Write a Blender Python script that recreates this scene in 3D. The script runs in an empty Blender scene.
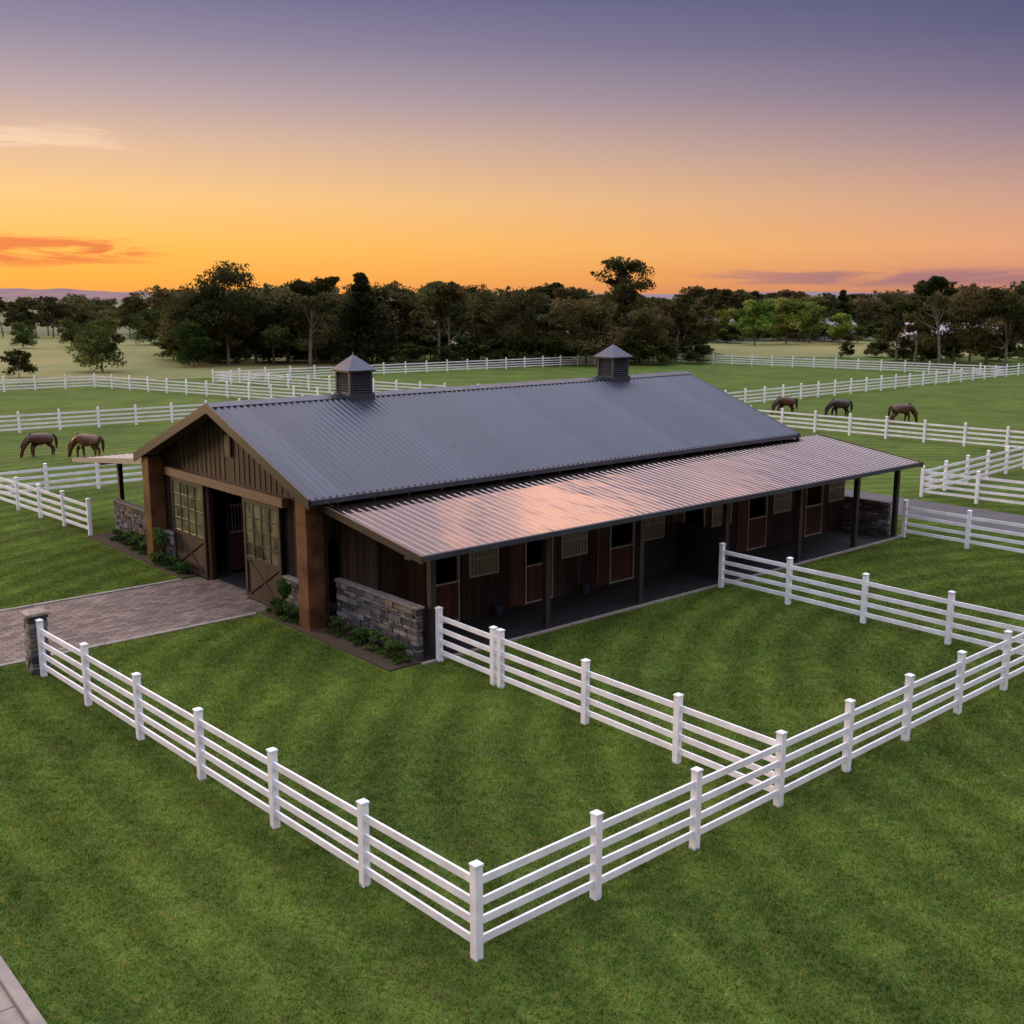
import bpy, math, random
import numpy as np
from mathutils import Vector, Matrix
R = math.radians
rnd = random.Random(7)
scene = bpy.context.scene
COL = scene.collection

# ---------------------------------------------------------------- helpers
def s2l(c):
    return tuple(((x/255)/12.92 if x/255 <= .04045 else ((x/255+.055)/1.055)**2.4) for x in c)

CA, SA = .7567, .6538          # survey frame (x right / y ahead of the camera) -> farm axes
def F(x, y):
    return (CA*x + SA*y, -SA*x + CA*y)
def INV(a, b):
    return (CA*a - SA*b, SA*a + CA*b)

class N:
    def __init__(s, mat):
        s.t = mat.node_tree; s.n = s.t.nodes; s.l = s.t.links
    def a(s, typ, **kw):
        nd = s.n.new(typ)
        for k, v in kw.items(): setattr(nd, k, v)
        return nd
    def set(s, sock, v):
        if isinstance(v, bpy.types.NodeSocket): s.l.new(v, sock)
        else: sock.default_value = v
    def math(s, op, x, y=None, z=None, clamp=False):
        nd = s.a('ShaderNodeMath', operation=op); nd.use_clamp = clamp
        s.set(nd.inputs[0], x)
        if y is not None: s.set(nd.inputs[1], y)
        if z is not None: s.set(nd.inputs[2], z)
        return nd.outputs[0]
    def mr(s, v, a, b, c=0., d=1., smooth=False):
        nd = s.a('ShaderNodeMapRange'); nd.interpolation_type = 'SMOOTHSTEP' if smooth else 'LINEAR'
        s.set(nd.inputs[0], v)
        for i, q in enumerate((a, b, c, d)): s.set(nd.inputs[i+1], q)
        return nd.outputs[0]
    def mix(s, f, a, b, bt='MIX'):
        nd = s.a('ShaderNodeMix', data_type='RGBA', blend_type=bt)
        s.set(nd.inputs[0], f)
        for i, q in ((6, a), (7, b)):
            if isinstance(q, tuple) and len(q) == 3: q = q+(1,)
            s.set(nd.inputs[i], q)
        return nd.outputs[2]
    def noise(s, vec, scale, detail=4, rough=.5, dist=0):
        nd = s.a('ShaderNodeTexNoise')
        if vec is not None: s.l.new(vec, nd.inputs['Vector'])
        nd.inputs['Scale'].default_value = scale; nd.inputs['Detail'].default_value = detail
        nd.inputs['Roughness'].default_value = rough; nd.inputs['Distortion'].default_value = dist
        return nd.outputs['Fac']
    def pos(s): return s.a('ShaderNodeNewGeometry').outputs['Position']
    def sep(s, v):
        nd = s.a('ShaderNodeSeparateXYZ'); s.l.new(v, nd.inputs[0]); return nd.outputs
    def comb(s, x, y, z):
        nd = s.a('ShaderNodeCombineXYZ')
        for i, q in enumerate((x, y, z)): s.set(nd.inputs[i], q)
        return nd.outputs[0]
    def vscale(s, v, k):
        nd = s.a('ShaderNodeVectorMath', operation='SCALE'); s.l.new(v, nd.inputs[0]); s.set(nd.inputs['Scale'], k)
        return nd.outputs[0]
    def bump(s, h, st=.5, dist=.02):
        nd = s.a('ShaderNodeBump'); s.l.new(h, nd.inputs['Height'])
        nd.inputs['Strength'].default_value = st; nd.inputs['Distance'].default_value = dist
        return nd.outputs[0]

def newmat(name, color=(.5,.5,.5), rough=.6, metal=0., spec=.5):
    m = bpy.data.materials.new(name); m.use_nodes = True
    b = m.node_tree.nodes['Principled BSDF']
    b.inputs['Base Color'].default_value = (*color, 1); b.inputs['Roughness'].default_value = rough
    b.inputs['Metallic'].default_value = metal; b.inputs['Specular IOR Level'].default_value = spec
    return m, N(m), b

def mat_noisy(name, c1, c2, sc=3, rough=.6, metal=0, bumpst=.2, bscale=30, spec=.4, bd=.01):
    m, n, b = newmat(name, c1, rough, metal, spec)
    o = n.pos()
    f = n.mr(n.noise(o, sc, 4, .6), .35, .65)
    n.l.new(n.mix(f, c1, c2), b.inputs['Base Color'])
    if bumpst: n.l.new(n.bump(n.noise(o, bscale, 2), bumpst, bd), b.inputs['Normal'])
    return m

def mat_boards(name, c1, c2, w=.14, rough=.65, horiz=False):
    m, n, b = newmat(name, c1, rough, 0, .25)
    p = n.sep(n.pos())
    c = p[2] if horiz else n.math('ADD', p[0], p[1])
    q = n.math('DIVIDE', c, w)
    idx = n.math('FLOOR', q); fr = n.math('FRACT', q)
    wn = n.a('ShaderNodeTexWhiteNoise', noise_dimensions='1D'); n.l.new(idx, wn.inputs['W'])
    along = n.math('ADD', p[0], p[1]) if horiz else p[2]
    g = n.comb(n.math('MULTIPLY', c, 26), n.math('MULTIPLY', along, 1.6), n.math('MULTIPLY', wn.outputs['Value'], 9))
    grain = n.mr(n.noise(g, 1.0, 4, .65), .32, .68)
    wear = n.mr(n.noise(n.comb(n.math('MULTIPLY', c, 2.), n.math('MULTIPLY', along, .8), 0.), 1., 3, .6), .35, .65, .25, 1)
    f = n.math('ADD', n.math('MULTIPLY', n.math('POWER', wn.outputs['Value'], 1.8), .55), n.math('MULTIPLY', n.math('MULTIPLY', grain, wear), .5), clamp=True)
    col = n.mix(f, c1, c2)
    gr = n.math('LESS_THAN', n.math('ABSOLUTE', n.math('SUBTRACT', fr, .5)), .44)
    col = n.mix(gr, tuple(x*.15 for x in c1), col)
    n.l.new(col, b.inputs['Base Color'])
    h = n.math('ADD', gr, n.math('MULTIPLY', grain, .25))
    n.l.new(n.bump(h, .7, .012), b.inputs['Normal'])
    return m

def mat_attr(name, rough=.8, nscale=8, bumpst=.6, bscale=25):
    m, n, b = newmat(name, (.2,.2,.2), rough, 0, .3)
    at = n.a('ShaderNodeAttribute', attribute_name='Col')
    o = n.pos()
    f = n.mr(n.noise(o, nscale, 5, .65), .3, .7, .6, 1.35)
    n.l.new(n.vscale(at.outputs['Color'], f), b.inputs['Base Color'])
    n.l.new(n.bump(n.noise(o, bscale, 4, .6), bumpst, .02), b.inputs['Normal'])
    return m

def mat_foliage(name, transl=.25):
    m, n, b = newmat(name)
    n.n.remove(b)
    at = n.a('ShaderNodeAttribute', attribute_name='Col')
    oi = n.a('ShaderNodeObjectInfo')
    wv = n.mix(oi.outputs['Random'], (1.16,.95,.82), (.9,1.05,.88))
    c = n.mix(1., at.outputs['Color'], wv, 'MULTIPLY')
    wn = n.a('ShaderNodeTexWhiteNoise', noise_dimensions='1D'); n.l.new(oi.outputs['Random'], wn.inputs['W'])
    sc = n.vscale(c, n.mr(wn.outputs['Value'], 0, 1, .7, 1.35))
    df = n.a('ShaderNodeBsdfDiffuse'); n.l.new(sc, df.inputs[0])
    tr = n.a('ShaderNodeBsdfTranslucent'); n.l.new(sc, tr.inputs[0])
    mx = n.a('ShaderNodeMixShader'); mx.inputs[0].default_value = transl
    n.l.new(df.outputs[0], mx.inputs[1]); n.l.new(tr.outputs[0], mx.inputs[2])
    n.l.new(mx.outputs[0], n.n['Material Output'].inputs[0])
    return m

class MB:
    def __init__(s): s.v = []; s.f = []; s.c = []
    def poly(s, pts, col=(1,1,1)):
        i = len(s.v); s.v += [tuple(p) for p in pts]; s.f.append(tuple(range(i, i+len(pts)))); s.c.append(col)
    def box(s, x0, x1, y0, y1, z0, z1, col=(1,1,1)):
        i = len(s.v)
        s.v += [(x0,y0,z0),(x1,y0,z0),(x1,y1,z0),(x0,y1,z0),(x0,y0,z1),(x1,y0,z1),(x1,y1,z1),(x0,y1,z1)]
        for q in ((0,3,2,1),(4,5,6,7),(0,1,5,4),(1,2,6,5),(2,3,7,6),(3,0,4,7)):
            s.f.append(tuple(i+k for k in q)); s.c.append(col)
    def obox(s, p, q, w, z0, z1, z0b=None, z1b=None, col=(1,1,1)):
        """box running from p to q (2D), width w, heights may differ at the two ends"""
        z0b = z0 if z0b is None else z0b; z1b = z1 if z1b is None else z1b
        d = Vector((q[0]-p[0], q[1]-p[1])); d.normalize(); nx, ny = -d.y*w/2, d.x*w/2
        i = len(s.v)
        s.v += [(p[0]+nx,p[1]+ny,z0),(p[0]-nx,p[1]-ny,z0),(q[0]-nx,q[1]-ny,z0b),(q[0]+nx,q[1]+ny,z0b),
                (p[0]+nx,p[1]+ny,z1),(p[0]-nx,p[1]-ny,z1),(q[0]-nx,q[1]-ny,z1b),(q[0]+nx,q[1]+ny,z1b)]
        for k in ((0,3,2,1),(4,5,6,7),(0,1,5,4),(1,2,6,5),(2,3,7,6),(3,0,4,7)):
            s.f.append(tuple(i+j for j in k)); s.c.append(col)
    def prism(s, poly, a0, a1, col=(1,1,1)):
        """polygon of (y,z) extruded along x"""
        i = len(s.v); n = len(poly)
        s.v += [(a0, y, z) for y, z in poly] + [(a1, y, z) for y, z in poly]
        s.f.append(tuple(i+k for k in range(n))); s.c.append(col)
        s.f.append(tuple(i+n+k for k in reversed(range(n)))); s.c.append(col)
        for k in range(n):
            k2 = (k+1) % n
            s.f.append((i+k, i+n+k, i+n+k2, i+k2)); s.c.append(col)
    def pyramid(s, cx, cy, z0, z1, h, t=0., col=(1,1,1)):
        i = len(s.v)
        s.v += [(cx-h,cy-h,z0),(cx+h,cy-h,z0),(cx+h,cy+h,z0),(cx-h,cy+h,z0),
                (cx-t,cy-t,z1),(cx+t,cy-t,z1),(cx+t,cy+t,z1),(cx-t,cy+t,z1)]
        for k in ((0,3,2,1),(4,5,6,7),(0,1,5,4),(1,2,6,5),(2,3,7,6),(3,0,4,7)):
            s.f.append(tuple(i+j for j in k)); s.c.append(col)
    def tube(s, p, q, r0, r1, k=6, col=(1,1,1)):
        p = Vector(p); q = Vector(q); d = (q-p).normalized()
        u = d.orthogonal().normalized(); w = d.cross(u); i = len(s.v)
        for c, r in ((p, r0), (q, r1)):
            for j in range(k):
                t = 2*math.pi*j/k; s.v.append(tuple(c+u*math.cos(t)*r+w*math.sin(t)*r))
        for j in range(k):
            j2 = (j+1) % k; s.f.append((i+j, i+j2, i+k+j2, i+k+j)); s.c.append(col)
    def mesh(s, name, mats, midx=None, smooth=False):
        me = bpy.data.meshes.new(name); me.from_pydata(s.v, [], s.f)
        at = me.color_attributes.new('Col', 'FLOAT_COLOR', 'CORNER')
        cols = []
        for f, c in zip(s.f, s.c): cols += [c[0], c[1], c[2], 1.0]*len(f)
        at.data.foreach_set('color', cols)
        for m in (mats if isinstance(mats, (list, tuple)) else [mats]): me.materials.append(m)
        if midx: me.polygons.foreach_set('material_index', midx)
        if smooth: me.polygons.foreach_set('use_smooth', [True]*len(s.f))
        me.update(); return me
    def ob(s, name, mats, parent=None, midx=None, smooth=False, bevel=0):
        o = bpy.data.objects.new(name, s.mesh(name, mats, midx, smooth)); COL.objects.link(o)
        if parent: o.parent = parent
        if bevel:
            md = o.modifiers.new('bevel', 'BEVEL'); md.width = bevel; md.segments = 1; md.limit_method = 'ANGLE'
        return o
def empty(name, loc=(0,0,0), rz=0):
    o = bpy.data.objects.new(name, None); o.empty_display_size = .5; o.location = loc; o.rotation_euler[2] = rz
    COL.objects.link(o); return o

# ---------------------------------------------------------------- camera
cam = bpy.data.cameras.new('camera'); co = bpy.data.objects.new('camera', cam); COL.objects.link(co)
co.location = (0, 0, 9.2); co.rotation_euler = (R(90-11.14), 0, R(-40.83))
cam.sensor_width = 36; cam.lens = 36*1092/1024; cam.clip_end = 60000; cam.clip_start = .1
scene.camera = co
scene.view_settings.view_transform = 'Standard'; scene.view_settings.look = 'None'; scene.view_settings.exposure = 0

# ---------------------------------------------------------------- world sky
w = bpy.data.worlds.new('World'); scene.world = w; w.use_nodes = True
n = N(w); bg = n.n['Background']
tc = n.a('ShaderNodeTexCoord').outputs['Generated']
x, y, z = n.sep(tc)
def ramp(fac, stops):
    nd = n.a('ShaderNodeValToRGB'); e = nd.color_ramp.elements
    while len(e) < len(stops): e.new(.5)
    for k, (p, c) in enumerate(stops):
        e[k].position = p; e[k].color = (*s2l(c), 1)
    n.l.new(fac, nd.inputs[0]); return nd.outputs[0]
zf = n.math('MULTIPLY', z, 2.0, clamp=True)
Lr = ramp(zf, [(0,(246,158,74)),(.03,(253,170,62)),(.085,(255,186,76)),(.165,(248,194,122)),(.25,(222,180,148)),(.33,(182,157,160)),(.41,(144,129,152)),(.49,(110,103,140)),(.58,(140,130,158)),(.8,(190,185,208)),(1,(208,210,225))])
Rr = ramp(zf, [(0,(176,114,114)),(.03,(208,138,114)),(.085,(224,158,124)),(.165,(196,148,136)),(.25,(150,124,140)),(.33,(110,97,130)),(.41,(82,79,118)),(.49,(66,68,112)),(.62,(78,82,122)),(.9,(116,120,156)),(1,(196,198,216))])
def AZ(dg): return F(math.sin(R(dg)), math.cos(R(dg)))
gx, gy = AZ(-35)
hl = n.math('SQRT', n.math('ADD', n.math('MULTIPLY', x, x), n.math('ADD', n.math('MULTIPLY', y, y), 1e-5)))
def hdot(g): return n.math('DIVIDE', n.math('ADD', n.math('MULTIPLY', x, g[0]), n.math('MULTIPLY', y, g[1])), hl)
dt = hdot((gx, gy))
az = n.mr(dt, .46, .97)
sky = n.mix(az, Rr, Lr)
# cloud banks (real directions in the sky)
sdv = hdot(AZ(90)); fwv = n.mr(hdot(AZ(0)), 0, .2)
nzc = n.noise(n.comb(n.math('MULTIPLY', sdv, 10), n.math('MULTIPLY', z, 80), 0.), 1., 6, .66, .8)
def band(azc, azw, zc, zw, thr, colour, strength, sky):
    s0 = math.sin(R(azc)); sw = math.sin(R(azc+azw))-s0
    a1 = n.mr(n.math('ABSOLUTE', n.math('SUBTRACT', sdv, s0)), sw*.2, sw, 1, 0, True)
    b1 = n.mr(n.math('ABSOLUTE', n.math('SUBTRACT', z, zc)), zw*.2, zw, 1, 0, True)
    env = n.math('MULTIPLY', n.math('MULTIPLY', a1, b1), fwv)
    v = n.mr(n.math('ADD', nzc, n.math('MULTIPLY', env, .22)), thr, thr+.22, 0, 1, True)
    return n.mix(n.math('MULTIPLY', n.math('MULTIPLY', v, env), strength, clamp=True), sky, colour)
sky = band(-24, 11, .038, .020, .54, s2l((232,118,54)), 1.2, sky)
sky = band(-22, 6, .124, .020, .55, s2l((246,204,172)), .9, sky)
sky = band(20, 18, .016, .012, .50, s2l((160,112,122)), .85, sky)
# high rose cloud on the sunset side, added out of view for roof reflections
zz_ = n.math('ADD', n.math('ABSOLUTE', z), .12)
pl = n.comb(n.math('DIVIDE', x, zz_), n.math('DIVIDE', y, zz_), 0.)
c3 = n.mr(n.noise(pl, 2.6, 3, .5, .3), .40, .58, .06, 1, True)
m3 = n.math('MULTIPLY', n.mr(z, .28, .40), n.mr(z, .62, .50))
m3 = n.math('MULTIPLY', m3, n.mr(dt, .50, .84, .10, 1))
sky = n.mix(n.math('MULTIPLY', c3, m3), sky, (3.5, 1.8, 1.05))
gain = n.mr(z, .44, .80, 1., 3.7, True)  # sky above the view is brightened as added fill light
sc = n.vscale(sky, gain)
ns = n.a('ShaderNodeTexSky', sky_type='NISHITA'); ns.sun_disc = False; ns.sun_elevation = R(8); ns.sun_rotation = R(340.8)
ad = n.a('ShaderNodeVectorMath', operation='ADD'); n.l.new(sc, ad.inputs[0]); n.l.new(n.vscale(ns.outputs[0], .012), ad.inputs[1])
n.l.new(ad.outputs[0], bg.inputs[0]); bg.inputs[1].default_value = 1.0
w.cycles.sampling_method = 'MANUAL'; w.cycles.sample_map_resolution = 256

sl = bpy.data.lights.new('sun', 'SUN'); sl.energy = 2.0; sl.angle = R(12); sl.color = (1, .66, .38)
so = bpy.data.objects.new('sun', sl); COL.objects.link(so)
sx, sy = AZ(-60)
sd = Vector((sx*math.cos(R(8)), sy*math.cos(R(8)), math.sin(R(8))))
so.rotation_euler = sd.to_track_quat('Z', 'Y').to_euler(); so.location = (-20, 60, 30)

# ---------------------------------------------------------------- materials
M = {}
M['timber'] = mat_boards('dark_timber', (.008,.005,.004), (.062,.034,.021), .17)
M['timber_red'] = mat_boards('red_brown_timber', (.040,.018,.012), (.12,.050,.028), .11)
M['beam'] = mat_noisy('brown_beam', (.13,.07,.04), (.08,.043,.026), 6, .55)
M['column'] = mat_noisy('copper_column', (.21,.10,.048), (.085,.040,.022), 1.6, .34, .45, .15, 12)
M['post'] = mat_noisy('dark_post', (.018,.015,.014), (.030,.024,.022), 6, .5, bumpst=0)
M['fascia'] = mat_noisy('bronze_fascia', (.050,.036,.030), (.035,.026,.022), 3, .4, .3, .05)
M['soffit'] = mat_boards('soffit', (.06,.036,.023), (.095,.06,.037), .12)
M['pale'] = mat_noisy('pale_steel_trim', (.36,.32,.28), (.28,.25,.22), 8, .4, .2, bumpst=0)
M['black'] = mat_noisy('black_rubber', (.007,.007,.008), (.015,.015,.017), 1.5, .7)
M['concrete'] = mat_noisy('concrete', (.26,.225,.19), (.19,.165,.145), 2, .85, 0, .3, 60)
M['white'] = mat_noisy('white_paint', (.83,.84,.86), (.66,.67,.69), 2.2, .30, 0, 0, 40, .55)
M['stone'] = mat_attr('stacked_stone')
M['mulch'] = mat_noisy('mulch', (.030,.018,.012), (.06,.04,.026), 20, .95, 0, 1., 40, bd=.04)
M['bark'] = mat_noisy('bark', (.09,.075,.06), (.19,.16,.13), 2, .9, 0, 0, 10)
M['leaf'] = mat_foliage('foliage')
M['pane'] = newmat('window_pane', (.16,.14,.115), .25, .2, .5)[0]
m, n, b = newmat('door_glass', (.10,.10,.07), .07, .0, .9)
pz = n.pos(); f = n.mr(n.noise(pz, 1.6, 3, .5), .4, .6)
n.l.new(n.mix(f, (.035,.03,.022), (.15,.135,.08)), b.inputs['Base Color'])  # noise paints varied reflections into the glass colour
n.l.new(n.bump(n.noise(pz, 2.2, 1), .25, .03), b.inputs['Normal']); M['glassy'] = m

def mat_roof(name, c1, c2, rough, metal, sheet, wav=0.):
    m, n, b = newmat(name, c1, rough, metal, .5)
    p0 = n.pos(); p = n.sep(p0)
    q = n.math('FLOOR', n.math('DIVIDE', p[0], sheet))
    wn = n.a('ShaderNodeTexWhiteNoise', noise_dimensions='1D'); n.l.new(q, wn.inputs['W'])
    st = n.noise(n.comb(n.math('MULTIPLY', p[0], 5), n.math('MULTIPLY', p[1], .5), 0.), 1, 3, .6)
    f = n.math('ADD', n.math('MULTIPLY', wn.outputs['Value'], .4), n.mr(st, .3, .7, 0, .6))
    n.l.new(n.mix(f, c1, c2), b.inputs['Base Color'])
    n.l.new(n.mr(st, .3, .7, rough*.75, rough*1.3), b.inputs['Roughness'])
    if wav: n.l.new(n.bump(n.noise(n.comb(p[0], n.math('MULTIPLY', p[1], .6), 0.), .9, 2, .5), wav, .1), b.inputs['Normal'])
    return m
M['roof'] = mat_roof('slate_blue_steel', (.030,.035,.051), (.058,.065,.090), .36, .45, .8)
M['roof2'] = mat_roof('weathered_zinc_steel', (.32,.255,.235), (.40,.315,.285), .09, .97, .76, .2)
M['roof3'] = mat_noisy('sunset_pale_steel', (.33,.30,.26), (.27,.25,.22), 2, .6, .1, bumpst=0)  # rear lean-to steel lightened; its sunset reflection is put into the colour

# grass ----------------------------------------------------------
def grass_color(n, gain=1.0, hq=True):
    p = n.pos(); s = n.sep(p); dd = 0 if hq else -2
    big = n.mr(n.noise(p, .22, 5+dd, .62), .36, .64)
    mid = n.mr(n.noise(p, 1.1, 5+dd, .68), .36, .66)
    dark = (.034*gain, .070*gain, .010*gain); lite = (.088*gain, .140*gain, .021*gain); yel = (.165*gain, .172*gain, .042*gain)
    col = n.mix(big, dark, lite)
    col = n.mix(n.math('MULTIPLY', mid, .6), col, dark)
    fine = n.mr(n.noise(p, 5, 4+dd, .72), .36, .70)
    col = n.mix(n.math('MULTIPLY', fine, .42), col, yel)
    # mower passes, broken up and gently curved
    wob = n.math('ADD', n.math('MULTIPLY', big, .45), n.math('MULTIPLY', mid, .22))
    st = n.math('SINE', n.math('MULTIPLY', n.math('ADD', s[0], wob), 2*math.pi/1.25))
    rr = n.math('SQRT', n.math('ADD', n.math('POWER', n.math('SUBTRACT', s[0], 31.), 2.), n.math('POWER', n.math('SUBTRACT', s[1], 3.), 2.)))
    st2 = n.math('SINE', n.math('MULTIPLY', n.math('ADD', rr, wob), 2*math.pi/1.3))
    out = n.math('LESS_THAN', s[0], 8.4)
    stv = n.math('ADD', n.math('MULTIPLY', st, out), n.math('MULTIPLY', st2, n.math('SUBTRACT', 1., out)))
    k = n.mr(n.math('MULTIPLY', stv, n.mr(mid, 0, 1, 1., .5)), -1, 1, .83, 1.17, True)
    col = n.vscale(col, k)
    bare = n.math('MULTIPLY', n.mr(n.noise(p, .42, 5+dd, .75), .59, .72), fine)
    return n.mix(n.math('MULTIPLY', bare, .9), col, (.10, .078, .04)), p
m, n, b = newmat('grass_ground', (.05,.1,.02), .9, 0, .1)
c, p = grass_color(n, .95)
n.l.new(c, b.inputs['Base Color'])
h = n.math('ADD', n.noise(p, 14, 4, .75), n.math('MULTIPLY', n.noise(p, 1.6, 3, .6), 1.5))
n.l.new(n.bump(h, .9, .06), b.inputs['Normal']); M['grass'] = m
m, n, b = newmat('grass_blade'); n.n.remove(b)
c, p = grass_color(n, 1.6, False)
at = n.a('ShaderNodeAttribute', attribute_name='Col')
c = n.mix(1., c, at.outputs['Color'], 'MULTIPLY')
df = n.a('ShaderNodeBsdfDiffuse'); n.l.new(c, df.inputs[0])
tr = n.a('ShaderNodeBsdfTranslucent'); n.l.new(c, tr.inputs[0])
mx = n.a('ShaderNodeMixShader'); mx.inputs[0].default_value = .35
n.l.new(df.outputs[0], mx.inputs[1]); n.l.new(tr.outputs[0], mx.inputs[2]); n.l.new(mx.outputs[0], n.n['Material Output'].inputs[0])
M['blade'] = m
M['dry'] = mat_noisy('dry_pasture', (.185,.16,.048), (.095,.12,.033), .03, .95, 0, 0)
M['olive'] = mat_noisy('far_pasture', (.10,.11,.042), (.06,.08,.03), .01, .95, 0, 0)
M['asphalt'] = mat_noisy('asphalt', (.055,.052,.055), (.075,.07,.07), .8, .8, 0, .4, 80)
m, n, b = newmat('brick_pavers', (.2,.15,.13), .75, 0, .3)
o = n.pos()
bt = n.a('ShaderNodeTexBrick'); n.l.new(o, bt.inputs['Vector'])
bt.inputs['Color1'].default_value = (.085,.062,.052,1); bt.inputs['Color2'].default_value = (.19,.14,.115,1); bt.inputs['Mortar'].default_value = (.04,.034,.03,1)
bt.inputs['Scale'].default_value = 1; bt.inputs['Brick Width'].default_value = .34; bt.inputs['Row Height'].default_value = .20; bt.inputs['Mortar Size'].default_value = .012
f = n.mr(n.noise(o, .7, 5, .6), .3, .7, .75, 1.2)
n.l.new(n.vscale(bt.outputs['Color'], f), b.inputs['Base Color']); n.l.new(n.bump(n.math('SUBTRACT', 1., bt.outputs['Fac']), .4, .01), b.inputs['Normal'])
M['paver'] = m

# ---------------------------------------------------------------- ground, fields, roads
def sheet(name, pts, z, mat):
    mb = MB(); mb.poly([(px, py, z) for px, py in pts]); return mb.ob(name, mat)
S = 25000
sheet('ground', [(-S,-S),(S,-S),(S,S),(-S,S)], 0, M['grass'])
def rect(x0,x1,y0,y1): return [(x0,y0),(x1,y0),(x1,y1),(x0,y1)]
sheet('far_field', [F(-2500,190),F(2500,190),F(9000,6000),F(-9000,6000)], .012, M['olive'])
sheet('dry_field', [F(-120,122),F(-56,118),F(-30,128),F(-24,150),F(-40,240),F(-260,330),F(-300,150)], .03, M['dry'])
sheet('dry_field', [F(34,172),F(110,165),F(140,205),F(60,235),F(34,215)], .03, M['dry'])
sheet('driveway', rect(-30,15.6,28.6,33.6), .008, M['paver'])
mb = MB(); mb.box(-30,14.6,28.42,28.58,-.05,.035); mb.box(-30,14.6,33.62,33.78,-.05,.035)
mb.ob('driveway_edging', M['concrete'])
mb = MB()
for k in range(24): mb.box(1.2,3.45,-20+k*2,-18.015+k*2,-.05,.05)
mb.box(3.45,3.62,-20,27,-.05,.13)
mb.ob('footpath', M['concrete'], bevel=.01)
sheet('farm_road', [(42.6,-40),(46.6,-40),(46.6,36),(38.9,36),(38.9,26.5),(42.6,26.5)], .008, M['asphalt'])
mb = MB()
for (x0,x1,y0,y1) in ((14.7,15.7,21.7,28.4),(14.7,15.7,33.8,42.4)): mb.box(x0,x1,y0,y1,-.02,.04)
mb.ob('garden_bed', M['mulch'])

# ---------------------------------------------------------------- grass blades (instanced patches)
grass = empty('grass')
patches = []
for k in range(5):
    r = np.random.default_rng(k+10); nb = 1150
    pos = r.random((nb,2)); ang = r.random(nb)*6.283; h = .028+.045*r.random(nb)**1.5
    h *= .75+.5*np.sin(pos[:,0]*9+k)*np.sin(pos[:,1]*7+k*2)*.6+.1
    wd = .007+.007*r.random(nb); lean = r.normal(0,.024,(nb,2))
    V = np.zeros((nb,3,3)); dx = np.cos(ang)*wd; dy = np.sin(ang)*wd
    V[:,0,0] = pos[:,0]-dx; V[:,0,1] = pos[:,1]-dy; V[:,1,0] = pos[:,0]+dx; V[:,1,1] = pos[:,1]+dy
    V[:,2,0] = pos[:,0]+lean[:,0]; V[:,2,1] = pos[:,1]+lean[:,1]; V[:,2,2] = h
    V[:,:,:2] -= .5
    me = bpy.data.meshes.new('grass_patch'); me.from_pydata(V.reshape(-1,3).tolist(), [], np.arange(nb*3).reshape(-1,3).tolist())
    cc = np.ones((nb,3,4)); t = .5+1.*r.random(nb); dryb = r.random(nb) < .10
    for j in range(3): cc[:,:,j] = t[:,None]
    cc[dryb,:,0] *= 1.9; cc[dryb,:,1] *= 1.2
    at = me.color_attributes.new('Col', 'FLOAT_COLOR', 'CORNER'); at.data.foreach_set('color', cc.reshape(-1))
    me.materials.append(M['blade']); patches.append(me)
def blocked(a, b):
    if a < 3.6 and 1.0 < a+.5: return True
    if 28.6 <= b < 33.5 and a < 15.5: return True
    if 14.5 <= a < 38.5 and 21.5 <= b < 42.5: return True
    if 26 <= b < 36 and a >= 38: return True
    if 42.3 <= a < 46.6: return True
    return False
for i in range(-3, 62):
    for j in range(-1, 58):
        a = 3.6+i; b = .6+j
        if blocked(a, b): continue
        X, Y = INV(a+.5, b+.5)
        if Y < 10 or Y > 52 or abs(X) > .49*Y+1.2: continue
        o = bpy.data.objects.new('grass_patch', patches[rnd.randrange(5)]); COL.objects.link(o)
        o.location = (a+.5, b+.5, 0); o.rotation_euler[2] = rnd.randrange(4)*math.pi/2; o.parent = grass
        o.scale[2] = rnd.uniform(.85,1.15)*max(.12, min(1, (53-Y)/20))   # shorter turf further out

# ---------------------------------------------------------------- fences
seen_posts = []
def fence(pts, spacing=2.4, posts=None):
    mb = MB(); H = 1.43
    def post(px, py):
        if any(abs(px-q[0])+abs(py-q[1]) < .15 for q in seen_posts): return
        seen_posts.append((px, py))
        hh = H+rnd.uniform(-.02,.02); ww = .066
        mb.box(px-ww,px+ww,py-ww,py+ww,-.05,hh); mb.pyramid(px,py,hh+.001,hh+.03,ww+.012,ww+.012); mb.pyramid(px,py,hh+.031,hh+.065,ww+.006,.01)
    for (p, q) in zip(pts[:-1], pts[1:]):
        L = math.dist(p, q); k = max(1, round(L/spacing))
        ts = [i/k for i in range(k+1)] if posts is None else posts
        P = [(p[0]+(q[0]-p[0])*t, p[1]+(q[1]-p[1])*t) for t in ts]
        for c in P: post(*c)
        for u, v in zip(P[:-1], P[1:]):
            for zz in (.27,.56,.86,1.18):
                e1, e2 = rnd.uniform(-.012,.012), rnd.uniform(-.012,.012)
                mb.obox(u, v, .042, zz-.06+e1, zz+.06+e1, zz-.06+e2, zz+.06+e2)
    return mb.ob('paddock_fence', M['white'])
fence([(8.05,27.0),(8.76,10.9)], 2.75)
fence([(8.76,10.9),(15.93,10.94)], 2.39)
fence([(15.93,10.94),(27.35,11.1),(38.7,11.2)], 2.28)
fence([(16.12,21.5),(15.93,10.94)], posts=[0,.21,.235,.512,.765,1])
fence([(27.4,21.4),(27.35,11.1)], 2.6)
fence([(38.75,21.5),(38.7,11.2)], 2.6)
fence([(47.5,25.6),(49.5,8)], 2.4)
fence([(47.5,25.6),(64.5,26.6)], 2.4)
fence([(62.5,77),(67,20)], 2.6)
fence([(62.9,58),(128,59.5)], 2.8)
fence([(128,59.5),(120.5,107)], 3.)
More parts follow.
